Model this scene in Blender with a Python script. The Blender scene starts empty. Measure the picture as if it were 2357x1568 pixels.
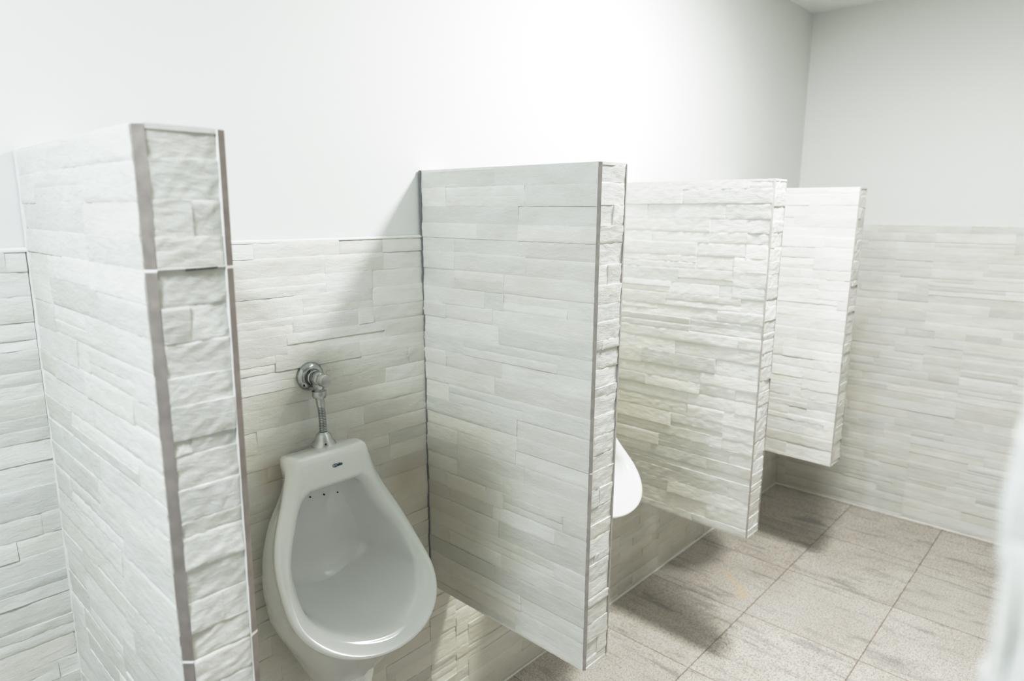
import bpy, bmesh, math, random
from mathutils import Vector, Matrix, noise
COL = bpy.context.scene.collection

# ------------------------------------------------------------------ node helpers
def new_mat(name):
    m = bpy.data.materials.new(name); m.use_nodes = True
    nt = m.node_tree; nt.nodes.clear()
    out = nt.nodes.new('ShaderNodeOutputMaterial'); b = nt.nodes.new('ShaderNodeBsdfPrincipled')
    nt.links.new(b.outputs[0], out.inputs[0])
    return m, nt, b
def N(nt, t, **kw):
    n = nt.nodes.new(t)
    for k, v in kw.items():
        if k.startswith('i_'):
            key = k[2:]; key = int(key) if key.isdigit() else key.replace('_', ' ')
            n.inputs[key].default_value = v
        else: setattr(n, k, v)
    return n
def L(nt, a, b): nt.links.new(a, b)
def ramp(nt, fac, stops):
    r = nt.nodes.new('ShaderNodeValToRGB'); L(nt, fac, r.inputs[0])
    e = r.color_ramp.elements
    while len(e) < len(stops): e.new(0.5)
    for x, (p, c) in zip(e, stops): x.position = p; x.color = (c, c, c, 1) if isinstance(c, (int, float)) else (*c, 1)
    return r.outputs[0]
def math_n(nt, op, a, b=None):
    n = nt.nodes.new('ShaderNodeMath'); n.operation = op
    for i, v in enumerate((a, b)):
        if v is None: continue
        if isinstance(v, (int, float)): n.inputs[i].default_value = v
        else: L(nt, v, n.inputs[i])
    return n.outputs[0]
def mix(nt, fac, a, b, blend='MIX'):
    n = nt.nodes.new('ShaderNodeMix'); n.data_type = 'RGBA'; n.blend_type = blend
    for s, v in ((n.inputs[0], fac), (n.inputs[6], a), (n.inputs[7], b)):
        if isinstance(v, (int, float)): s.default_value = v
        elif isinstance(v, tuple): s.default_value = (*v, 1)
        else: L(nt, v, s)
    return n.outputs[2]

def paint_mat(name, col, bump=0.02):
    m, nt, b = new_mat(name)
    tc = N(nt, 'ShaderNodeTexCoord')
    n1 = N(nt, 'ShaderNodeTexNoise', i_Scale=1.3, i_Detail=3.0); L(nt, tc.outputs['Object'], n1.inputs['Vector'])
    c = mix(nt, ramp(nt, n1.outputs[0], [(.35, 0.0), (.7, 1.0)]), tuple(x*.975 for x in col), col)
    L(nt, c, b.inputs['Base Color']); b.inputs['Roughness'].default_value = .62
    n2 = N(nt, 'ShaderNodeTexNoise', i_Scale=160.0, i_Detail=3.0); L(nt, tc.outputs['Object'], n2.inputs['Vector'])
    bp = N(nt, 'ShaderNodeBump', i_Strength=bump, i_Distance=.002); L(nt, n2.outputs[0], bp.inputs['Height']); L(nt, bp.outputs[0], b.inputs['Normal'])
    return m

def tile_mat(name):
    """split-face ceramic: per-brick tone attribute, cloudy mottling, chiselled bump"""
    m, nt, b = new_mat(name)
    tc = N(nt, 'ShaderNodeTexCoord'); at = N(nt, 'ShaderNodeAttribute', attribute_name='tone')
    uv = N(nt, 'ShaderNodeUVMap')
    mp = N(nt, 'ShaderNodeMapping'); mp.inputs['Scale'].default_value = (1, 2.6, 1); L(nt, uv.outputs[0], mp.inputs[0])
    n1 = N(nt, 'ShaderNodeTexNoise', i_Scale=7.0, i_Detail=7.0, i_Roughness=.62); L(nt, mp.outputs[0], n1.inputs['Vector'])
    n3 = N(nt, 'ShaderNodeTexNoise', i_Scale=420.0, i_Detail=2.0); L(nt, uv.outputs[0], n3.inputs['Vector'])
    base = mix(nt, ramp(nt, n1.outputs[0], [(.3, 0.0), (.72, 1.0)]), TILE_LO, TILE_HI)
    base = mix(nt, .10, base, ramp(nt, n3.outputs[0], [(.35, .45), (.6, .85)]), 'MULTIPLY')
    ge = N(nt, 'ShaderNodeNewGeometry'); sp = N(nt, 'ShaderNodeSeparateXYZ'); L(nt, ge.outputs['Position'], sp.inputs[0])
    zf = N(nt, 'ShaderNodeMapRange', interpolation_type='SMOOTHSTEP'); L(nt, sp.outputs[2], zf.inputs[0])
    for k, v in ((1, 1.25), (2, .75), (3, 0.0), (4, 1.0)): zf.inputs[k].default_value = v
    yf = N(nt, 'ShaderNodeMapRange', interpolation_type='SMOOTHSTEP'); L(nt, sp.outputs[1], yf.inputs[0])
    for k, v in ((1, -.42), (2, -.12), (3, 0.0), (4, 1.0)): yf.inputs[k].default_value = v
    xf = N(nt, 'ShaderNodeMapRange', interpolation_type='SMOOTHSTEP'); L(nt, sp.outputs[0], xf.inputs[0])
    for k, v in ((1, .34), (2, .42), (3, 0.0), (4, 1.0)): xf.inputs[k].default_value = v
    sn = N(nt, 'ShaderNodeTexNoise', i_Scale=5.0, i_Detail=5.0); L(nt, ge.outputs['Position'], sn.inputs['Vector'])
    grime_shade = math_n(nt, 'MULTIPLY', math_n(nt, 'MULTIPLY', math_n(nt, 'MULTIPLY', zf.outputs[0], yf.outputs[0]), xf.outputs[0]), ramp(nt, sn.outputs[0], [(.3, .45), (.7, 1.0)]))
    base = mix(nt, math_n(nt, 'MULTIPLY', grime_shade, .55), base, (.60, .57, .47))  # yellowish grime, plus the olive of the shade painted into the tile colour
    def spot(c, rad):      # rusty damp marks beside the urinal
        d = N(nt, 'ShaderNodeVectorMath', operation='DISTANCE'); L(nt, ge.outputs['Position'], d.inputs[0]); d.inputs[1].default_value = c
        q = math_n(nt, 'ADD', math_n(nt, 'DIVIDE', d.outputs['Value'], rad), math_n(nt, 'MULTIPLY', math_n(nt, 'SUBTRACT', sn.outputs[0], .5), 1.5))
        return ramp(nt, q, [(.15, 1.0), (1.0, 0.0)])
    rust = math_n(nt, 'MAXIMUM', spot((.69, 0, .955), .045), spot((1.06, 0, .84), .08))
    base = mix(nt, math_n(nt, 'MULTIPLY', rust, .38), base, (.50, .36, .24))
    c = mix(nt, 1.0, base, at.outputs['Color'], 'MULTIPLY')
    L(nt, c, b.inputs['Base Color'])
    b.inputs['Roughness'].default_value = .48; b.inputs['Specular IOR Level'].default_value = .35
    # diagonal chisel ridges
    mp2 = N(nt, 'ShaderNodeMapping'); mp2.inputs['Rotation'].default_value = (0, 0, math.radians(38)); mp2.inputs['Scale'].default_value = (1, 3.2, 1)
    L(nt, uv.outputs[0], mp2.inputs[0])
    n4 = N(nt, 'ShaderNodeTexNoise', i_Scale=26.0, i_Detail=6.0, i_Roughness=.6, i_Distortion=.5); L(nt, mp2.outputs[0], n4.inputs['Vector'])
    n5 = N(nt, 'ShaderNodeTexNoise', i_Scale=240.0, i_Detail=4.0, i_Roughness=.7); L(nt, uv.outputs[0], n5.inputs['Vector'])
    h = math_n(nt, 'ADD', n4.outputs[0], math_n(nt, 'MULTIPLY', n5.outputs[0], .22))
    bp = N(nt, 'ShaderNodeBump', i_Strength=.6, i_Distance=.003); L(nt, h, bp.inputs['Height']); L(nt, bp.outputs[0], b.inputs['Normal'])
    return m
TILE_LO = (.690, .686, .640); TILE_HI = (.800, .800, .772)

def plain(name, col, rough=.5, metal=0, noise_amt=.08, scale=60, bump=0, coat=0):
    m, nt, b = new_mat(name)
    tc = N(nt, 'ShaderNodeTexCoord'); n1 = N(nt, 'ShaderNodeTexNoise', i_Scale=float(scale), i_Detail=4.0)
    L(nt, tc.outputs['Object'], n1.inputs['Vector'])
    c = mix(nt, ramp(nt, n1.outputs[0], [(.3, 0.0), (.7, 1.0)]), tuple(x*(1-noise_amt) for x in col), col)
    L(nt, c, b.inputs['Base Color'])
    b.inputs['Roughness'].default_value = rough; b.inputs['Metallic'].default_value = metal
    b.inputs['Coat Weight'].default_value = coat; b.inputs['Coat Roughness'].default_value = .04
    if bump:
        bp = N(nt, 'ShaderNodeBump', i_Strength=bump, i_Distance=.002); L(nt, n1.outputs[0], bp.inputs['Height']); L(nt, bp.outputs[0], b.inputs['Normal'])
    return m

def floor_mat():
    m, nt, b = new_mat('granite_floor')
    tc = N(nt, 'ShaderNodeTexCoord'); P = tc.outputs['Object']
    sx = N(nt, 'ShaderNodeSeparateXYZ'); L(nt, P, sx.inputs[0])
    u = math_n(nt, 'DIVIDE', math_n(nt, 'SUBTRACT', sx.outputs[0], 2.372 - .4425*8), .4425)
    v = math_n(nt, 'DIVIDE', math_n(nt, 'ADD', sx.outputs[1], .417*12), .417)
    def edge(w, size):
        f = math_n(nt, 'FRACT', w); d = math_n(nt, 'MINIMUM', f, math_n(nt, 'SUBTRACT', 1.0, f))
        return math_n(nt, 'MULTIPLY', d, size)
    d = math_n(nt, 'MINIMUM', edge(u, .4425), edge(v, .417))
    wob = N(nt, 'ShaderNodeTexNoise', i_Scale=35.0, i_Detail=3.0); L(nt, P, wob.inputs['Vector'])
    dj = math_n(nt, 'ADD', d, math_n(nt, 'MULTIPLY', math_n(nt, 'SUBTRACT', wob.outputs[0], .5), .0022))
    joint = ramp(nt, math_n(nt, 'MULTIPLY', dj, 100.0), [(.10, 1.0), (.26, 0.0)])
    # per tile tone and shifted grain
    cu = math_n(nt, 'FLOOR', u); cv = math_n(nt, 'FLOOR', v)
    cc = N(nt, 'ShaderNodeCombineXYZ'); L(nt, cu, cc.inputs[0]); L(nt, cv, cc.inputs[1])
    wn = N(nt, 'ShaderNodeTexWhiteNoise', noise_dimensions='3D'); L(nt, cc.outputs[0], wn.inputs['Vector'])
    off = N(nt, 'ShaderNodeVectorMath', operation='MULTIPLY_ADD'); L(nt, wn.outputs['Color'], off.inputs[0]); off.inputs[1].default_value = (7, 7, 3); L(nt, P, off.inputs[2])
    g1 = N(nt, 'ShaderNodeTexNoise', i_Scale=300.0, i_Detail=3.0, i_Roughness=.7); L(nt, off.outputs[0], g1.inputs['Vector'])
    g2 = N(nt, 'ShaderNodeTexNoise', i_Scale=150.0, i_Detail=5.0, i_Roughness=.75); L(nt, off.outputs[0], g2.inputs['Vector'])
    g3 = N(nt, 'ShaderNodeTexNoise', i_Scale=4.5, i_Detail=4.0); L(nt, off.outputs[0], g3.inputs['Vector'])
    # veins: noise stretched along y with slight rotation
    mp = N(nt, 'ShaderNodeMapping'); mp.inputs['Rotation'].default_value = (0, 0, math.radians(14)); mp.inputs['Scale'].default_value = (13, 2.4, 4)
    L(nt, off.outputs[0], mp.inputs[0])
    ve = N(nt, 'ShaderNodeTexNoise', i_Scale=1.6, i_Detail=9.0, i_Roughness=.72, i_Distortion=.6); L(nt, mp.outputs[0], ve.inputs['Vector'])
    col = mix(nt, ramp(nt, g3.outputs[0], [(.3, 0.0), (.7, 1.0)]), (.555, .515, .47), (.655, .615, .57))
    col = mix(nt, math_n(nt, 'MULTIPLY', ramp(nt, g2.outputs[0], [(.42, 1.0), (.52, 0.0)]), .55), col, (.25, .222, .195))
    col = mix(nt, math_n(nt, 'MULTIPLY', ramp(nt, g1.outputs[0], [(.56, 0.0), (.68, 1.0)]), .6), col, (.70, .67, .63))
    col = mix(nt, math_n(nt, 'MULTIPLY', ramp(nt, g1.outputs[0], [(.36, 1.0), (.43, 0.0)]), .75), col, (.13, .12, .115))
    col = mix(nt, math_n(nt, 'MULTIPLY', ramp(nt, ve.outputs[0], [(.37, 1.0), (.48, 0.0)]), .62), col, (.25, .24, .24))
    col = mix(nt, math_n(nt, 'MULTIPLY', wn.outputs['Value'], .16), col, (.36, .335, .31))
    col = mix(nt, math_n(nt, 'MULTIPLY', joint, .8), col, (.22, .165, .13))
    # tan dried spill
    def blob(cx, cy, rx, ry, ang):
        mm = N(nt, 'ShaderNodeMapping', vector_type='TEXTURE'); mm.inputs['Location'].default_value = (cx, cy, 0)
        mm.inputs['Rotation'].default_value = (0, 0, ang); mm.inputs['Scale'].default_value = (rx, ry, 1); L(nt, P, mm.inputs[0])
        ln = N(nt, 'ShaderNodeVectorMath', operation='LENGTH'); L(nt, mm.outputs[0], ln.inputs[0])
        w2 = N(nt, 'ShaderNodeTexNoise', i_Scale=30.0, i_Detail=6.0); L(nt, P, w2.inputs['Vector'])
        return ramp(nt, math_n(nt, 'ADD', ln.outputs['Value'], math_n(nt, 'MULTIPLY', math_n(nt, 'SUBTRACT', w2.outputs[0], .5), 1.6)), [(.75, 1.0), (1.0, 0.0)])
    st = math_n(nt, 'MAXIMUM', blob(2.495, -.352, .050, .030, .3), blob(2.565, -.285, .09, .018, .95))
    col = mix(nt, math_n(nt, 'MULTIPLY', st, .38), col, (.60, .45, .30))
    L(nt, col, b.inputs['Base Color']); b.inputs['Roughness'].default_value = .5; b.inputs['Specular IOR Level'].default_value = .3
    bp = N(nt, 'ShaderNodeBump', i_Strength=.35, i_Distance=.002)
    L(nt, math_n(nt, 'SUBTRACT', math_n(nt, 'MULTIPLY', g2.outputs[0], .3), joint), bp.inputs['Height']); L(nt, bp.outputs[0], b.inputs['Normal'])
    return m

M = dict(
    paint=paint_mat('white_wall_paint', (.755, .765, .75)),
    dim=paint_mat('darkened_wall_paint', (.36, .355, .33)),  # unseen left and front walls, darkened to cut the light they bounce
    ceil=paint_mat('ceiling_paint', (.88, .89, .88)),
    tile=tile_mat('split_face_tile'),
    core=plain('tile_bed', (.68, .67, .63), .8),
    cap=plain('pale_grout_cap', (.74, .735, .71), .7, scale=40, bump=.3),
    taupe=plain('taupe_grout', (.325, .292, .270), .75, noise_amt=.22, scale=45, bump=.3),
    taupe_light=plain('pale_taupe_grout', (.43, .40, .375), .75, noise_amt=.2, scale=45, bump=.3),
    white_grout=plain('white_grout', (.80, .80, .78), .7, scale=80, bump=.3),
    dark_joint=plain('dark_joint', (.24, .245, .25), .9),
    ceramic=plain('white_glazed_ceramic', (.73, .745, .735), .12, noise_amt=.01, scale=3, coat=.6),
    chrome=plain('worn_chrome', (.55, .57, .56), .12, 1.0, noise_amt=.25, scale=55),
    chrome_dull=plain('brushed_chrome', (.60, .61, .60), .28, 1.0, noise_amt=.15, scale=70),
    dark=plain('dark_recess', (.02, .02, .02), .6),
    ink=plain('navy_print', (.015, .05, .12), .4),
    floor=floor_mat(),
)

# ------------------------------------------------------------------ object helpers
def link(name, me, mat=None, parent=None):
    o = bpy.data.objects.new(name, me); COL.objects.link(o)
    if mat is not None: me.materials.append(mat)
    if parent is not None: o.parent = parent
    return o
def obj_bm(name, bm, mat, parent=None, smooth=False):
    me = bpy.data.meshes.new(name); bm.normal_update(); bm.to_mesh(me); bm.free()
    if smooth:
        me.polygons.foreach_set('use_smooth', [True]*len(me.polygons)); me.set_sharp_from_angle(angle=math.radians(38))
    return link(name, me, mat, parent)
def box(bm, x0, x1, y0, y1, z0, z1, f=None):
    pts = [(x, y, z) for x in (x0, x1) for y in (y0, y1) for z in (z0, z1)]
    v = [bm.verts.new(f(*p) if f else p) for p in pts]
    for q in ((0, 1, 3, 2), (4, 6, 7, 5), (0, 4, 5, 1), (2, 3, 7, 6), (0, 2, 6, 4), (1, 5, 7, 3)): bm.faces.new([v[i] for i in q])
def thing(name, label, cat, loc=(0, 0, 0), group=None):
    o = bpy.data.objects.new(name, None); COL.objects.link(o); o.location = loc; o.empty_display_size = .1
    o['label'] = label; o['category'] = cat
    if group: o['group'] = group
    return o
def struct(o): o['kind'] = 'structure'; return o
def lathe(bm, prof, n=40, M4=None):
    """prof: (r, h) along +Z, M4 places it"""
    rings = []
    for r, h in prof:
        rings.append([bm.verts.new((M4 @ Vector((r*math.cos(a), r*math.sin(a), h))) if M4 else (r*math.cos(a), r*math.sin(a), h)) for a in [2*math.pi*i/n for i in range(n)]])
    for a, b in zip(rings, rings[1:]):
        for i in range(n): bm.faces.new((a[i], a[(i+1) % n], b[(i+1) % n], b[i]))
    bm.faces.new(rings[0][::-1]); bm.faces.new(rings[-1])

# ------------------------------------------------------------------ split-face tile relief
# module patterns: (u0, u1, t0, t1) u = 0..0.6 along the face, t = 0..0.5 down from a seam
M1 = [(0,.12,0,.035),(.12,.326,0,.035),(.326,.6,0,.038),(0,.12,.035,.079),(.12,.352,.035,.079),(.352,.6,.038,.079),
 (0,.12,.079,.124),(.12,.285,.079,.103),(.12,.285,.103,.124),(.285,.6,.079,.124),(0,.076,.124,.165),(.076,.225,.124,.165),(.225,.286,.124,.165),
 (.286,.472,.124,.145),(.286,.472,.145,.165),(.472,.6,.124,.165),(0,.086,.165,.203),(.086,.25,.165,.203),(.25,.45,.165,.203),(.45,.6,.165,.203),
 (0,.27,.203,.248),(.27,.6,.203,.248),(0,.15,.248,.29),(.15,.449,.248,.27),(.15,.449,.27,.29),(.449,.6,.248,.29),(0,.083,.29,.331),(.083,.28,.29,.331),(.28,.6,.29,.331),
 (0,.257,.331,.377),(.257,.6,.331,.377),(0,.093,.377,.423),(.093,.347,.377,.40),(.093,.347,.40,.423),(.347,.6,.377,.423),
 (0,.33,.423,.464),(.33,.6,.423,.464),(0,.2,.464,.5),(.2,.33,.464,.5),(.33,.6,.464,.5)]
M2 = [(0,.14,0,.035),(.14,.35,0,.035),(.35,.475,0,.035),(.475,.6,0,.035),(0,.31,.035,.077),(.31,.475,.035,.077),(.475,.6,.035,.077),
 (0,.31,.077,.098),(0,.31,.098,.12),(.31,.44,.077,.12),(.44,.6,.077,.12),(0,.25,.12,.167),(.25,.44,.12,.15),(.25,.44,.15,.167),(.44,.6,.12,.167),
 (0,.222,.167,.185),(0,.222,.185,.205),(.222,.395,.167,.205),(.395,.44,.167,.205),(.44,.6,.167,.205),(0,.205,.205,.248),(.205,.47,.205,.228),(.205,.47,.228,.248),(.47,.6,.205,.248),
 (0,.175,.248,.266),(0,.175,.266,.285),(.175,.395,.248,.285),(.395,.6,.248,.285),(0,.3,.285,.306),(0,.3,.306,.327),(.3,.545,.285,.306),(.3,.545,.306,.327),(.545,.6,.285,.327),
 (0,.47,.327,.365),(.47,.6,.327,.365),(0,.25,.365,.41),(.25,.6,.365,.41),(0,.12,.41,.46),(.12,.4,.41,.46),(.4,.6,.41,.46),(0,.35,.46,.5),(.35,.6,.46,.5)]
ME = [(0,.6,0,.044),(0,.033,.044,.086),(.033,.6,.044,.086),(0,.6,.086,.128),(0,.6,.128,.163),(0,.6,.163,.205),(0,.022,.205,.226),(.022,.6,.205,.226),(0,.6,.226,.268),(0,.6,.268,.309),
 (0,.6,.309,.331),(0,.6,.331,.374),(0,.6,.374,.42),(0,.045,.42,.462),(.045,.6,.42,.462),(0,.6,.462,.5)]
SEAM = 1.4785
def bricks(mod, U, z0, z1, shift=0.0, mirror=False):
    """clip the repeating module to a face 0..U by z0..z1"""
    out = []; period = .6
    k0 = math.floor(-shift/period)-1; k1 = math.ceil((U-shift)/period)+1
    for j in range(-2, 5):
        top = SEAM - .5*j
        if top-.5 > z1 or top < z0: continue
        for k in range(k0, k1+1):
            uo = shift + k*period + (0 if mod is ME else (.17*(j % 2) if U > 1 else 0))
            for (a, b, t0, t1) in mod:
                u0, u1 = uo+a, uo+b
                if mod is ME:
                    if k != 0: continue
                    u0, u1 = a, b
                lo, hi = max(0, u0), min(U, u1); zl, zh = max(z0, top-t1), min(z1, top-t0)
                if hi-lo < .004 or zh-zl < .004: continue
                if mirror: lo, hi = U-hi, U-lo
                out.append((lo, hi, zl, zh))
    return out
def relief(bm_lists, brs, frame, rng, depth=(.0, .0035), amp=.0011, cell=.008, tone=(.90, 1.03), seed=0.0, grit=1.0, bev=.0022):
    """frame(u, z, d) -> world point, d = outward height. Adds brick faces + returns via bm"""
    bm, tl, uvl = bm_lists
    for (u0, u1, z0, z1) in brs:
        g = 0.0; a, b, c, e = u0+g, u1-g, z0+g, z1-g
        d0 = rng.uniform(*depth); tz = rng.uniform(-.0012, .0012); tu = rng.uniform(-.0006, .0006)
        tn = rng.uniform(*tone)
        if rng.random() < .16: tn *= .955
        w = rng.uniform(-.008, .008); colr = (tn*(1+w), tn, tn*(1-w*1.5), 1)
        nu = max(1, min(60, round((b-a)/cell))); nz = max(2, round((e-c)/cell))
        sd = rng.uniform(0, 90); ang = rng.uniform(.3, 1.0); ca, sa = math.cos(ang), math.sin(ang)
        V = []; eu = min(bev, (b-a)*.2); ez = min(bev, (e-c)*.2)
        us = [a] + [a+eu+(b-a-2*eu)*i/nu for i in range(nu+1)] + [b]; zs = [c] + [c+ez+(e-c-2*ez)*j/nz for j in range(nz+1)] + [e]
        nu += 2; nz += 2
        eb, et, el, er = (rng.choice((.0001, .0004, .0010)) for _ in range(4))
        for i in range(nu+1):
            row = []
            for j in range(nz+1):
                u, z = us[i], zs[j]; fu, fz = (u-a)/(b-a), (z-c)/(e-c)
                p = u*ca+z*sa; q = -u*sa+z*ca
                h = noise.noise((p*32+sd, q*90, seed))*amp*1.2 + noise.noise((p*85, q*190+sd, seed+3))*amp*.8*grit
                r = 1-abs(noise.noise((p*14+sd, q*34, seed+9)))*2.0
                h += max(0, r-.72)*amp*3.0
                edge = 0
                if j == 0: edge = eb
                if j == nz: edge = et
                if i == 0: edge = max(edge, el*.7)
                if i == nu: edge = max(edge, er*.7)
                d = d0 + tz*(fz-.5)*2 + tu*(fu-.5)*2 + h - edge
                v = bm.verts.new(frame(u, z, max(d, -.0035))); row.append((v, (u, z)))
            V.append(row)
        def face(vs, smooth):
            f = bm.faces.new([x[0] for x in vs]); f.smooth = smooth
            for lp, x in zip(f.loops, vs): lp[tl] = colr; lp[uvl].uv = x[1]
        for i in range(nu):
            for j in range(nz):
                face((V[i][j], V[i+1][j], V[i+1][j+1], V[i][j+1]), True)
        # returns down to the bed
        rim = [V[i][0] for i in range(nu+1)] + [V[nu][j] for j in range(1, nz+1)] + [V[i][nz] for i in range(nu-1, -1, -1)] + [V[0][j] for j in range(nz-1, 0, -1)]
        bed = [(bm.verts.new(frame(x[1][0], x[1][1], -.005)), x[1]) for x in rim]
        top = [(bm.verts.new(x[0].co), x[1]) for x in rim]
        n = len(rim)
        for i in range(n):
            k = (i+1) % n
            face((top[k], top[i], bed[i], bed[k]), False)
def tile_face(name, parent, brs, frame, seed, **kw):
    bm = bmesh.new(); tl = bm.loops.layers.float_color.new('tone'); uvl = bm.loops.layers.uv.new('UVMap')
    relief((bm, tl, uvl), brs, frame, random.Random(seed), seed=seed*1.7, **kw)
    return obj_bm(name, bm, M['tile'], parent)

# ------------------------------------------------------------------ room shell
XR, YF, XL, ZC, ZD = 3.7234, -1.95, -1.7, 2.5253, 1.4785
def slab(name, a, b, mat):
    bm = bmesh.new(); box(bm, a[0], b[0], a[1], b[1], a[2], b[2]); return struct(obj_bm(name, bm, mat))
slab('floor', (XL-.1, YF-.1, -.1), (XR+.1, .1, 0), M['floor'])
slab('ceiling', (XL-.1, YF-.1, ZC), (XR+.1, .11, ZC+.1), M['ceil'])
wb = slab('wall_back', (XL-.1, .006, 0), (XR+.1, .11, ZC), M['paint'])
wr = slab('wall_right', (XR+.006, YF-.1, 0), (XR+.1, .006, ZC), M['paint'])
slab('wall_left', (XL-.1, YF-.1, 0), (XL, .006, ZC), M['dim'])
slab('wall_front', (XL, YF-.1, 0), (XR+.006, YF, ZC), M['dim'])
# tiled dado on the back wall: visible runs only
def yframe(u, z, d, x0=0.0): return (x0+u, -d, z)
# partition positions: left surface (front top, front bottom, wall top, wall bottom) and right surface
PARTS = [
 dict(xf=(.2796, .2757), xw=(.2841, .2775), rf=(.3818, .3705), rw=(.3835, .3760), zt=1.6415, zb=.489, ch=.0105, cr=.0100, strip='taupe',
      label='nearest grey-white stone-tile urinal divider, with wide taupe grout strips on its corners', seedL=3, mod=M1),
 dict(xf=(1.1469, 1.1382), xw=(1.1314, 1.1385), rf=(1.2474, 1.2318), rw=(1.2320, 1.2360), zt=1.6445, zb=.4908, ch=.0050, cr=.0075, strip='taupe_light',
      label='stone-tile urinal divider just right of the fully visible urinal, with thin taupe corner lines', seedL=4, mod=M1),
 dict(xf=(2.0314, 2.0187), xw=(2.0240, 2.0240), rf=(2.1241, 2.1121), rw=(2.1180, 2.1180), zt=1.6405, zb=.490, ch=.0035, cr=.0035, strip='taupe_light',
      label='stone-tile urinal divider behind the half hidden urinal, raised streaky bricks, third from the camera', seedL=7, mod=M2),
 dict(xf=(2.8601, 2.8287), xw=(2.8450, 2.8450), rf=(2.9440, 2.9380), rw=(2.9400, 2.9400), zt=1.637, zb=.506, ch=.003, cr=.003, strip='taupe_light',
      label='brightest and smallest looking stone-tile urinal divider, farthest one before the end wall', seedL=9, mod=M2),
]
LEN = .5478
def warp(P):
    def f(s, y, z):     # s = 0 left surface .. 1 right surface ; y = 0 wall .. -LEN front
        t = (z-.49)/(1.64-.49); k = min(1, -y/LEN)
        xl = (P['xw'][1]*(1-t)+P['xw'][0]*t)*(1-k) + (P['xf'][1]*(1-t)+P['xf'][0]*t)*k
        xr = (P['rw'][1]*(1-t)+P['rw'][0]*t)*(1-k) + (P['rf'][1]*(1-t)+P['rf'][0]*t)*k
        return xl, xr
    return f
def partition(P, idx):
    root = thing('urinal_divider', P['label'], 'partition', (P['xw'][1], 0, P['zb']), 'tiled dividers between the urinals')
    off = Vector(root.location); W = warp(P); zt, zb, ch, cr = P['zt'], P['zb'], P['ch'], P['cr']
    def loc(x, y, z): return (x-off.x, y-off.y, z-off.z)
    def left(u, z, d):  y = -u; xl, xr = W(0, y, z); return loc(xl-d, y, z)
    def right(u, z, d): y = -u; xl, xr = W(0, y, z); return loc(xr+d, y, z)
    # core
    bm = bmesh.new()
    pts = []
    for y in (0.004, -LEN+.013):
        for z in (zb+.003, zt-.003):
            xl, xr = W(0, min(0, y), z); pts += [(xl+.0045, y, z), (xr-.0045, y, z)]
    v = [bm.verts.new(loc(*p)) for p in pts]
    for q in ((0, 1, 3, 2), (4, 6, 7, 5), (0, 4, 5, 1), (2, 3, 7, 6), (0, 2, 6, 4), (1, 5, 7, 3)): bm.faces.new([v[i] for i in q])
    bmesh.ops.recalc_face_normals(bm, faces=bm.faces)
    obj_bm('wall_core', bm, M['core'], root)
    dl = (-.0010, .0010) if idx == 0 else (-.0016, .0015) if idx < 2 else (-.0014, .0026)
    U = LEN-ch
    tile_face('side_tiles', root, bricks(P['mod'], U, zb+.0015, zt-.0015, 0 if P['mod'] is M1 else (0 if idx == 2 else -.04)), left, P['seedL'], depth=dl, amp=.0006 if idx < 2 else .0010)
    tile_face('side_tiles', root, bricks(M2, U, zb+.0015, zt-.0015, .11*idx, True), lambda u, z, d: right(u, z, d), P['seedL']+20, depth=dl, cell=.02)
    # end tiles
    def end(u, z, d):
        xl, xr = W(0, -LEN, z); fr = (u/(.1-2*.01)); a, b = xl+ch*1.05, xr-cr-(.0022 if idx == 0 else .0005)
        return loc(a+(b-a)*fr, -LEN-d, z)
    tile_face('end_tiles', root, [(u0, u1, a, b) for (u0, u1, a, b) in bricks(ME, .08, zb+.0015, zt-.0015)], end, P['seedL']+40,
              depth=(-.0024, .0010) if idx == 0 else (-.0030, .0004), amp=.00075 if idx == 0 else .0009, cell=.0035 if idx == 0 else .006, tone=(.93, 1.03) if idx == 0 else (.92, 1.05))
    # mitred corner grout: one strip per corner, broken by pale dabs at the tile seams
    for side in (0, 1):
        rng = random.Random(idx*7+side)
        def prism(bm, z0, z1, wide=0.0, n=30):
            ring = []
            for i in range(n+1):
                z = z0+(z1-z0)*i/n; xl, xr = W(0, -LEN, z); jt = rng.uniform(-.0006, .0006) if ch > .004 else 0
                if side == 0: q = [(xl-wide, -LEN+ch*1.1), (xl+ch+jt, -LEN-wide), (xl+ch+jt, -LEN+.012), (xl+.003, -LEN+ch*1.1)]
                else: q = [(xr-cr+jt, -LEN-wide), (xr+wide, -LEN+ch*.42), (xr+wide, -LEN+ch*1.1), (xr-.003, -LEN+.0125), (xr-cr+jt, -LEN+.012)]
                ring.append([bm.verts.new(loc(x, y, z)) for x, y in q])
            for A, B in zip(ring, ring[1:]):
                m = len(A)
                for i in range(m): bm.faces.new((A[i], A[(i+1) % m], B[(i+1) % m], B[i]))
            bm.faces.new(ring[0][::-1]); bm.faces.new(ring[-1])
        bm = bmesh.new(); prism(bm, zb+.002, zt-.001, 0.0 if idx == 0 else .0007); bmesh.ops.recalc_face_normals(bm, faces=bm.faces)
        obj_bm('grout_strip', bm, M[P['strip']], root)
        bm = bmesh.new()
        bm.free()
        for k in range(2):
            bm = bmesh.new(); prism(bm, SEAM-.5*k-.0020, SEAM-.5*k+.0015, .0005, 2)
            bmesh.ops.recalc_face_normals(bm, faces=bm.faces)
            obj_bm('grout_dab', bm, M['white_grout'], root)
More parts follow.
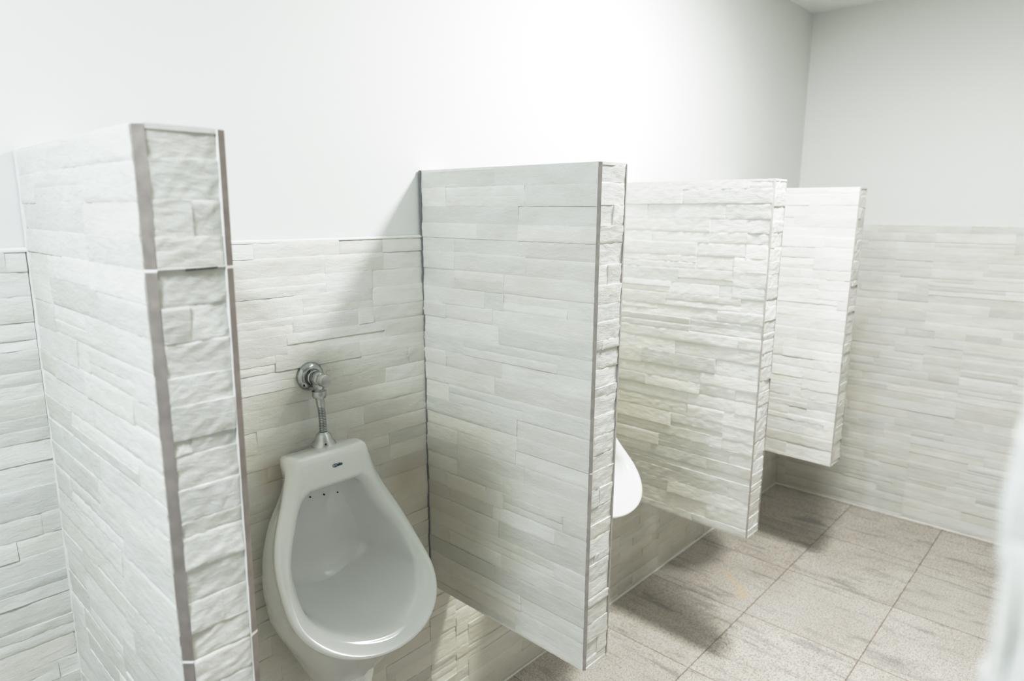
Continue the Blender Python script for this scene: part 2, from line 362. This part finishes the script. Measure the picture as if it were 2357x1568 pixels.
    if idx == 0:      # dark open crack at the first tile seam
        bm = bmesh.new(); xl, xr = W(0, -LEN, SEAM)
        box(bm, xl+ch+.032, xr-cr-.012, -LEN-.0022, -LEN+.003, SEAM-.0008, SEAM+.0006, lambda x, y, z: loc(x, y, z+(x-xl-.05)*.03))
        obj_bm('seam_crack', bm, M['dark'], root)
        bm = bmesh.new(); box(bm, xl+ch, xr-cr, -LEN-.0016, -LEN+.003, SEAM+.0008, SEAM+.0022, loc); obj_bm('seam_grout', bm, M['white_grout'], root)
    if idx == 0:      # thin pale filler line beside the right strip
        bm = bmesh.new(); n = 60; ring = []; rng = random.Random(77)
        for i in range(n+1):
            z = zb+.002+(zt-zb-.003)*i/n; xl, xr = W(0, -LEN, z); w = .0007*(1+rng.uniform(-.3, .3))
            ring.append([bm.verts.new(loc(xr-cr-.0011+a*w, -LEN+b, z)) for a, b in ((-1, .006), (-1, -.0008), (0, -.0016), (1, -.0008), (1, .006))])
        for A, B in zip(ring, ring[1:]):
            for i in range(5): bm.faces.new((A[i], A[(i+1) % 5], B[(i+1) % 5], B[i]))
        bmesh.ops.recalc_face_normals(bm, faces=bm.faces)
        obj_bm('filler_line', bm, M['white_grout'], root)
    # top cap and bottom tile
    for nm, za, zc, mt in (('top_cap', zt-.006, zt, 'cap'), ('underside', zb, zb+.005, 'cap')):
        bm = bmesh.new(); lay = []
        for z in (za, zc):
            xl, xr = W(0, -LEN, z); wl, wr_ = W(0, 0, z)
            lay.append([bm.verts.new(loc(x, y, z)) for x, y in ((wl+.001, .004), (xl+.0005, -LEN+ch*1.1), (xl+ch, -LEN+.0005), (xr-cr, -LEN+.0005), (xr-.0005, -LEN+ch*.42), (wr_-.001, .004))])
        for i in range(6): bm.faces.new((lay[0][i], lay[0][(i+1) % 6], lay[1][(i+1) % 6], lay[1][i]))
        bm.faces.new(lay[0][::-1]); bm.faces.new(lay[1])
        bmesh.ops.recalc_face_normals(bm, faces=bm.faces); obj_bm(nm, bm, M[mt], root)
    # joint against the wall
    bm = bmesh.new()
    rng = random.Random(50+idx); wq = .0010 if idx == 1 else .0013
    n = 60; ring = []
    for i in range(n+1):
        z = zb+(zt-zb)*i/n; xl, xr = W(0, 0, z); w = wq*(1+rng.uniform(-.35, .35))
        ring.append([bm.verts.new(loc(x, y, z)) for x, y in ((xl-w*1.2-.0007, .002), (xl-w*1.0-.0007, -w*1.2-.0022), (xl+.002, -w*1.8-.0022), (xl+.002, .002))])
    for A, B in zip(ring, ring[1:]):
        for i in range(4): bm.faces.new((A[i], A[(i+1) % 4], B[(i+1) % 4], B[i]))
    bmesh.ops.recalc_face_normals(bm, faces=bm.faces)
    o = obj_bm('wall_joint', bm, M['dark_joint'] if idx == 1 else M['white_grout'], root)
    return root
for i, P in enumerate(PARTS): partition(P, i)

# dado relief on the back wall (bays between the partitions) and right wall
def wall_run(xa, xb, z0, z1, seed, shift):
    return tile_face('tile_wainscot', wb, bricks(M2, xb-xa, z0, z1, shift), lambda u, z, d: (xa+u, -d, z), seed, depth=(-.0012, .0023), amp=.0008, cell=.010)
wall_run(XL, .279, 0.002, ZD, 11, -.2)
wall_run(.376, 1.134, .002, ZD, 12, .535-.376)
wall_run(1.234, 2.022, .002, ZD, 13, .05)
wall_run(2.119, 2.844, .002, ZD, 14, .3)
wall_run(2.941, XR, .002, ZD, 15, .1)
for xa, xb, s in ((.279, .376, 16), (1.134, 1.234, 17), (2.022, 2.119, 18), (2.844, 2.941, 19)):
    wall_run(xa, xb, .002, .487, s, .0)
tile_face('tile_wainscot', wr, bricks(M2, -YF, .002, ZD, .05), lambda u, z, d: (XR-d, -u, z), 21, depth=(-.0008, .0024), amp=.0007, cell=.014)
bm = bmesh.new()
box(bm, XL, XR, -.0003, .006, 0, ZD-.001, lambda x, y, z: (x, y+.003, z)); obj_bm('tile_bed', bm, M['core'], wb)
bm = bmesh.new(); box(bm, XR+.0032, XR+.0062, YF, 0, 0, ZD-.001); obj_bm('tile_bed', bm, M['core'], wr)
def bead(name, pts, w, mat, parent):
    rng = random.Random(5); bm = bmesh.new(); ring = []
    a, b = Vector(pts[0]), Vector(pts[1]); n = 90; nrm = Vector(pts[2])
    for i in range(n+1):
        p = a.lerp(b, i/n); ww = w*(1+rng.uniform(-.2, .2))
        ring.append([bm.verts.new(p+nrm*s*ww+Vector((0, 0, t*ww))) for s, t in ((-.5, -.4), (.9, -.4), (.9, .3), (-.5, 1.0))])
    for A, B in zip(ring, ring[1:]):
        for i in range(4): bm.faces.new((A[i], A[(i+1) % 4], B[(i+1) % 4], B[i]))
    bmesh.ops.recalc_face_normals(bm, faces=bm.faces); return obj_bm(name, bm, mat, parent)
struct(bead('trim_1', ((XL, .002, ZD), (XR, .002, ZD), (0, -1, 0)), .0045, M['white_grout'], None))
struct(bead('trim_2', ((XR+.002, 0, ZD), (XR+.002, YF, ZD), (-1, 0, 0)), .0045, M['white_grout'], None))
struct(bead('trim_3', ((XR-.001, 0, .002), (XR-.001, YF, .002), (-1, 0, 0)), .004, M['white_grout'], None))
struct(bead('trim_4', ((XL, -.001, .002), (XR, -.001, .002), (0, -1, 0)), .004, M['white_grout'], None))

# ------------------------------------------------------------------ near divider on the opposite side (out of focus, right edge)
def near_stub():
    x0, x1, y0, y1, zt = .265, .37, -1.3462, YF, 1.60
    root = thing('tiled_pier', 'blurred white tiled wall end cut off by the right edge of the photo', 'partition', (x0, y0, 0))
    o = Vector(root.location)
    bm = bmesh.new(); box(bm, .004, x1-x0-.004, y1-y0, -.004, 0, zt-.002); obj_bm('wall_core', bm, M['core'], root)
    tile_face('side_tiles', root, bricks(M1, y0-y1, .002, zt), lambda u, z, d: (-d, -u, z), 31, depth=(-.001, .002), cell=.02)
    tile_face('side_tiles', root, bricks(M1, y0-y1, .002, zt), lambda u, z, d: (x1-x0+d, -u, z), 32, depth=(-.001, .002), cell=.03)
    tile_face('end_tiles', root, bricks(ME, x1-x0, .002, zt), lambda u, z, d: (u, d, z), 33, depth=(-.001, .002), cell=.02)
    bm = bmesh.new(); box(bm, .001, x1-x0-.001, y1-y0, -.001, zt-.004, zt); obj_bm('top_cap', bm, M['cap'], root)
near_stub()

# ------------------------------------------------------------------ urinal
RIM = dict(zt=1.0258, zb=.6417, y0=-.1148, y1=-.3356, yc=.0795, h=(.0851, .1249, .1665, .1824), e=2.109)
INN = dict(zt=.9473, zb=.6643, y0=-.1213, y1=-.311, yc=.0509, h=(.0790, .1085, .1416, .1510), e=1.75, r=.013)
def curve_at(K, s):
    h = K['h']; x = s/.25; rr = K.get('r', 0)*max(0, 1-s/.07)**2
    if s <= .75:
        i = min(2, int(x)); f = x-i
        # catmull interpolation for a soft outline
        pts = [2*h[0]-h[1]] + list(h) + [h[3]]
        p0, p1, p2, p3 = pts[i], pts[i+1], pts[i+2], pts[i+3]
        hw = .5*((2*p1)+(-p0+p2)*f+(2*p0-5*p1+4*p2-p3)*f*f+(-p0+3*p1-3*p2+p3)*f**3)
    else:
        t = (s-.75)/.25; hw = h[3]*max(0, 1-t**K['e'])**(1/K['e'])
    hw -= rr
    return hw, K['y0']+(K['y1']-K['y0'])*s+K['yc']*4*s*(1-s), K['zt']+(K['zb']-K['zt'])*s
def table(kn):     # kn: list of (s, hw, y, z)
    def f(s):
        for a, b in zip(kn, kn[1:]):
            if s <= b[0]:
                t = (s-a[0])/(b[0]-a[0]); t = t*t*(3-2*t) if False else t
                return tuple(a[k]+(b[k]-a[k])*t for k in (1, 2, 3))
        return kn[-1][1:]
    return f
def urinal_mesh():
    n = 26; S = [1-(1-i/n)**1.7 for i in range(n+1)]; m = 8
    SS = [(.75+.25*math.sin(math.pi/2*((s-.75)/.25))) if s > .75 else s for s in S]
    rim = lambda s: curve_at(RIM, s); inn = lambda s: curve_at(INN, s)
    def off(f, dh, dy, dz0, dz1, scale=1.0, top0=None):
        def g(s):
            dh_ = dh*min(1, s/.25) if top0 is None else top0+(dh-top0)*min(1, s/.25)
            hw, y, z = f(s); zz = z+dz0*(1-s)+dz1*s
            taper = 1 if s < .85 else (1-s)/.15
            return (max(0, hw*scale+dh_*min(1, taper+.0)), y+dy, zz)
        return g
    def lerp(f, g, t, dh=0, dz=0):
        return lambda s: tuple(a*(1-t)+b*t+c for a, b, c in zip(f(s), g(s), (dh*(1-s**6), 0, dz*s**3)))
    back = table([(0, .066, -.0005, 1.004), (.06, .069, -.0005, .985), (.12, .060, -.0005, .955), (.2, .076, -.0005, .91), (.32, .108, -.0005, .86), (.45, .128, -.0005, .79),
                  (.58, .134, -.0005, .71), (.7, .126, -.0005, .63), (.8, .088, -.0005, .54), (.9, .055, -.0005, .45), (.96, .03, -.0005, .40), (1, 0, -.0005, .385)])
    b2 = table([(0, .084, -.035, 1.011), (.06, .088, -.035, .990), (.12, .072, -.030, .955), (.2, .086, -.03, .915), (.32, .120, -.033, .862), (.45, .141, -.036, .79),
                (.58, .149, -.042, .71), (.7, .141, -.055, .63), (.8, .100, -.075, .545), (.9, .066, -.10, .46), (.96, .04, -.115, .415), (1, 0, -.12, .40)])
    b3 = table([(0, .094, -.070, 1.021), (.06, .098, -.070, .996), (.12, .086, -.062, .960), (.2, .098, -.062, .922), (.32, .130, -.064, .868), (.45, .153, -.076, .79),
                (.58, .163, -.10, .71), (.7, .158, -.14, .645), (.8, .128, -.185, .592), (.9, .094, -.215, .56), (.96, .055, -.225, .548), (1, 0, -.228, .545)])
    r_in = off(rim, -.012, .026, -.002, -.006, top0=.007)
    r_b = off(rim, -.003, .012, -.001, -.005, top0=.003)
    r_e = off(rim, 0, 0, 0, 0)
    r_f = off(rim, -.008, -.008, -.007, .010)
    i_f = off(inn, .010, -.009, .012, -.008, top0=.010)
    i_e = off(inn, .0015, -.002, .002, -.001, top0=.001)
    i_w = off(inn, -.009, .012, -.008, .008, top0=-.008)
    def bowl(k, d, zc, flat):
        def g(s):
            hw, y, z = inn(s)
            yy = -.032*(1-d)+y*d
            return (hw*k, yy, zc+(z-zc)*flat)
        return g
    rings = [back, b2, b3, r_in, r_b, r_e, r_f, i_f, i_e, i_w, bowl(.90, .62, .80, .955), bowl(.83, .30, .79, .90), bowl(.70, .10, .79, .80), bowl(.42, .02, .79, .48), bowl(.16, .0, .79, .18)]
    bm = bmesh.new(); R = []
    for f in rings:
        pr = [f(s) for s in SS]
        loop = []
        hw, y, z = pr[0]
        for i in range(m, -m-1, -1): loop.append((hw*i/m, y, z))      # top edge right -> left (x = -hw .. ) reversed below
        loop = [(p[0], p[1], p[2]) for p in loop]
        left = [(-h, yy, zz) for h, yy, zz in pr[1:]]
        right = [(h, yy, zz) for h, yy, zz in pr[1:-1]][::-1]
        R.append([bm.verts.new(p) for p in loop+left+right])
    c = len(R[0])
    for a, b in zip(R, R[1:]):
        for i in range(c): bm.faces.new((a[i], a[(i+1) % c], b[(i+1) % c], b[i]))
    bm.faces.new(R[-1]); bm.faces.new(R[0][::-1])
    bmesh.ops.recalc_face_normals(bm, faces=bm.faces)
    return bm
XU = .7705
def make_urinal(x, label):
    root = thing('urinal', label, 'urinal', (x, 0, 0), 'wall-hung urinals')
    o = obj_bm('bowl', urinal_mesh(), M['ceramic'], root, True)
    md = o.modifiers.new('s', 'SUBSURF'); md.levels = 1; md.render_levels = 2
    bm = bmesh.new()      # trap column under the bowl
    prof = [(.030, .395), (.050, .398), (.055, .42), (.056, .47), (.060, .53), (.068, .58), (.070, .62)]
    rings = []
    for r, z in prof:
        cy = -.165 + (.58-z)*.20
        rings.append([bm.verts.new((r*math.cos(a), cy+r*.85*math.sin(a), z)) for a in [2*math.pi*i/32 for i in range(32)]])
    for a, b in zip(rings, rings[1:]):
        for i in range(32): bm.faces.new((a[i], a[(i+1) % 32], b[(i+1) % 32], b[i]))
    bm.faces.new(rings[0][::-1]); bm.faces.new(rings[-1])
    o = obj_bm('trap_column', bm, M['ceramic'], root, True)
    md = o.modifiers.new('s', 'SUBSURF'); md.levels = 1; md.render_levels = 2
    for k in range(4):    # flush holes under the top lip
        bm = bmesh.new(); xx = -.054+.036*k
        lathe(bm, [(.0018, 0), (.0018, .007)], 12, Matrix.Translation((xx, -.0345, .902-.0055*k)) @ Matrix.Rotation(math.radians(90), 4, 'X'))
        obj_bm('flush_hole', bm, M['dark'], root)
    # maker's name
    cu = bpy.data.curves.new('t', 'FONT'); cu.body = 'Celite'; cu.size = .0088; cu.shear = .35; cu.extrude = .0003; cu.align_x = 'CENTER'; cu.space_character = .95; cu.offset = .00015
    t = bpy.data.objects.new('t', cu); COL.objects.link(t)
    dg = bpy.context.evaluated_depsgraph_get(); me = bpy.data.meshes.new_from_object(t.evaluated_get(dg)); bpy.data.objects.remove(t)
    lo = link('maker_mark', me, M['ink'], root); lo['label'] = 'small navy maker name print'
    lo.location = (.005, -.1276, .990); lo.rotation_euler = (math.radians(83), 0, 0)
    bm = bmesh.new()
    n = 40; ra = []
    for i in range(n):
        a = 2*math.pi*i/n
        ra.append([bm.verts.new((-.0082+r*math.cos(a)*1.0, r2*math.sin(a)*.55+.0026, .0003)) for r, r2 in ((.0062, .0066), (.0050, .0047))])
    for i in range(n):
        if 2 < i < 10: continue
        A, B = ra[i], ra[(i+1) % n]; bm.faces.new((A[0], B[0], B[1], A[1]))
    me2 = bpy.data.meshes.new('ring'); bm.to_mesh(me2); bm.free()
    bl = link('emblem_ring', me2, M['ink'], lo)
    return root
def make_valve(x, label):
    root = thing('flush_valve', label, 'valve', (x, 0, 1.1695), 'chrome flush valves')
    K_ = Matrix.Scale(.87, 4); Ry = K_ @ Matrix.Rotation(math.radians(90), 4, 'X')      # +Z -> -Y
    bm = bmesh.new(); lathe(bm, [(.0385, -.001), (.0390, .003), (.0375, .008), (.033, .013), (.027, .0165), (.0235, .0175), (.021, .016)], 56, Ry)
    obj_bm('wall_flange', bm, M['chrome'], root, True)
    bm = bmesh.new(); lathe(bm, [(.0022, 0), (.0022, .002)], 12, Matrix.Translation((-.0225, -.0125, -.0165)) @ Ry); obj_bm('screw', bm, M['dark'], root)
    bm = bmesh.new()
    lathe(bm, [(.016, .012), (.018, .016), (.0195, .020), (.0195, .024), (.0175, .026), (.0175, .030), (.019, .032), (.019, .052), (.0165, .056), (.0135, .058)], 48, Ry)
    lathe(bm, [(.0165, -.0015), (.0165, -.022), (.0135, -.026), (.0135, -.034)][::-1], 40, K_ @ Matrix.Translation((0, -.0435, 0)))
    obj_bm('valve_body', bm, M['chrome'], root, True)
    bm = bmesh.new(); lathe(bm, [(.0130, .056), (.0130, .062)], 32, Ry); obj_bm('button_collar', bm, M['dark'], root, True)
    bm = bmesh.new(); lathe(bm, [(.0150, .060), (.0165, .0615), (.0165, .078), (.0150, .0805), (.008, .082), (.001, .0822)], 44, Ry); obj_bm('push_button', bm, M['chrome_dull'], root, True)
    bm = bmesh.new(); lathe(bm, [(.013, -.030), (.0185, -.032), (.0190, -.044), (.0165, -.050), (.011, -.051)][::-1], 40, K_ @ Matrix.Translation((0, -.0435, 0)))
    obj_bm('coupling_nut', bm, M['chrome_dull'], root, True)
    # flexible hose: smooth sleeve then corrugated section, gently bowed
    bm = bmesh.new(); rings = []; n = 20; K = 300; z0, z1 = -.042, -.130
    y0, y1 = -.0378, -.056
    for i in range(K+1):
        t = i/K; z = z0+(z1-z0)*t; bow = math.sin(math.pi*t)*.0022
        r = .0098 if t < .25 else .0085+.0011*math.sin((t-.25)*2*math.pi*24)
        r *= 1-.05*min(1, t/.25)
        rings.append([bm.verts.new((bow-.006*t+r*math.cos(a), y0+(y1-y0)*t+r*math.sin(a), z)) for a in [2*math.pi*j/n for j in range(n)]])
    for a, b in zip(rings, rings[1:]):
        for i in range(n): bm.faces.new((a[i], a[(i+1) % n], b[(i+1) % n], b[i]))
    bmesh.ops.recalc_face_normals(bm, faces=bm.faces)
    obj_bm('hose', bm, M['chrome'], root, True)
    bm = bmesh.new(); lathe(bm, [(.0100, -.119), (.0118, -.1212), (.0165, -.125), (.0200, -.137), (.0272, -.1455), (.0285, -.1500)][::-1], 48, Matrix.Translation((-.006, -.0565, 0)))
    obj_bm('spud_flange', bm, M['chrome_dull'], root, True)
    bm = bmesh.new(); lathe(bm, [(.0017, 0), (.0017, .003)], 12, Matrix.Translation((-.016, -.0805, -.1420)) @ Matrix.Rotation(math.radians(50), 4, 'X') ); obj_bm('flange_screw', bm, M['dark'], root)
    return root
def dup(root, x, label):
    r = root.copy(); COL.objects.link(r); r.location = (x, root.location.y, root.location.z); r['label'] = label
    for ch in list(root.children):
        c = ch.copy(); COL.objects.link(c); c.parent = r
        for g in list(ch.children):
            d = g.copy(); COL.objects.link(d); d.parent = c
    return r
u = make_urinal(XU, 'white ceramic wall urinal, fully in view between the two nearest dividers')
dup(u, 1.638, 'white ceramic urinal of which only the lip shows past the second divider')
dup(u, 2.475, 'white ceramic urinal hidden behind the third divider, showing only its shadow')
v = make_valve(.7910, 'chrome push-button flush valve with corrugated hose above the fully visible urinal')
dup(v, 1.6585, 'chrome flush valve above the half hidden urinal, behind the second divider')
dup(v, 2.4955, 'chrome flush valve above the hidden urinal, behind the third divider')

# ------------------------------------------------------------------ light
def area(name, loc, size, power, col, rot=(0, 0, 0), shape='SQUARE', sy=None, spread=180):
    l = bpy.data.lights.new(name, 'AREA'); l.energy = power; l.size = size; l.color = col; l.shape = shape
    if sy: l.size_y = sy
    l.spread = math.radians(spread)
    o = bpy.data.objects.new(name, l); COL.objects.link(o); o.location = loc; o.rotation_euler = rot; return o
WARM = (.97, .99, 1.0); COOL = (.86, .94, 1.0)
area('ceiling_lamp', (1.90, -.87, 2.51), .24, 50, WARM)
area('ceiling_lamp', (-.57, -.87, 2.51), .24, 41, COOL)
area('ceiling_fill', (1.9, -1.3, 2.2), .5, 7, WARM, (math.radians(180), 0, 0))  # unseen uplight added to brighten the ceiling
area('left_fill', (-1.2, -1.5, 1.6), .9, 1.2, COOL, (math.radians(90), 0, math.radians(-55)))  # cool fill light added from the left, no door is modelled
w = bpy.data.worlds.new('world'); bpy.context.scene.world = w; w.use_nodes = True
w.node_tree.nodes['Background'].inputs[0].default_value = (.85, .9, 1, 1); w.node_tree.nodes['Background'].inputs[1].default_value = .3

# ------------------------------------------------------------------ camera
cam = bpy.data.cameras.new('camera'); co = bpy.data.objects.new('camera', cam); COL.objects.link(co)
yaw, pit, rol = .8248261, .1932804, .0037073
fwd = Vector((math.sin(yaw)*math.cos(pit), math.cos(yaw)*math.cos(pit), -math.sin(pit)))
rt = Vector((math.cos(yaw), -math.sin(yaw), 0)); up = rt.cross(fwd)
r2 = rt*math.cos(rol)+up*math.sin(rol); u2 = -rt*math.sin(rol)+up*math.cos(rol)
mw = Matrix((r2, u2, -fwd)).transposed().to_4x4(); mw.translation = (0, -1.3663, 1.55)
co.matrix_world = mw
cam.sensor_fit = 'HORIZONTAL'; cam.sensor_width = 36; cam.lens = 36*1550.61/2357; cam.clip_start = .01
cam.dof.use_dof = True; cam.dof.focus_distance = 1.45; cam.dof.aperture_fstop = 3.5
sc = bpy.context.scene; sc.camera = co
sc.view_settings.view_transform = 'Standard'; sc.view_settings.look = 'None'; sc.view_settings.exposure = 0; sc.view_settings.gamma = 1
sc.view_settings.use_curve_mapping = True      # soft highlight shoulder like the photograph's
cm = sc.view_settings.curve_mapping; cm.white_level = (2, 2, 2); cm.clip_max_x = 1; cm.clip_max_y = 1
cv = cm.curves[3]; cv.points[0].location = (0, 0); cv.points[1].location = (1, 1)
for p in ((.05, .062), (.15, .240), (.30, .565), (.5, .82), (.75, .94)): cv.points.new(*p)
cm.update()
sc.cycles.max_bounces = 12; sc.cycles.diffuse_bounces = 8; sc.cycles.use_denoising = True
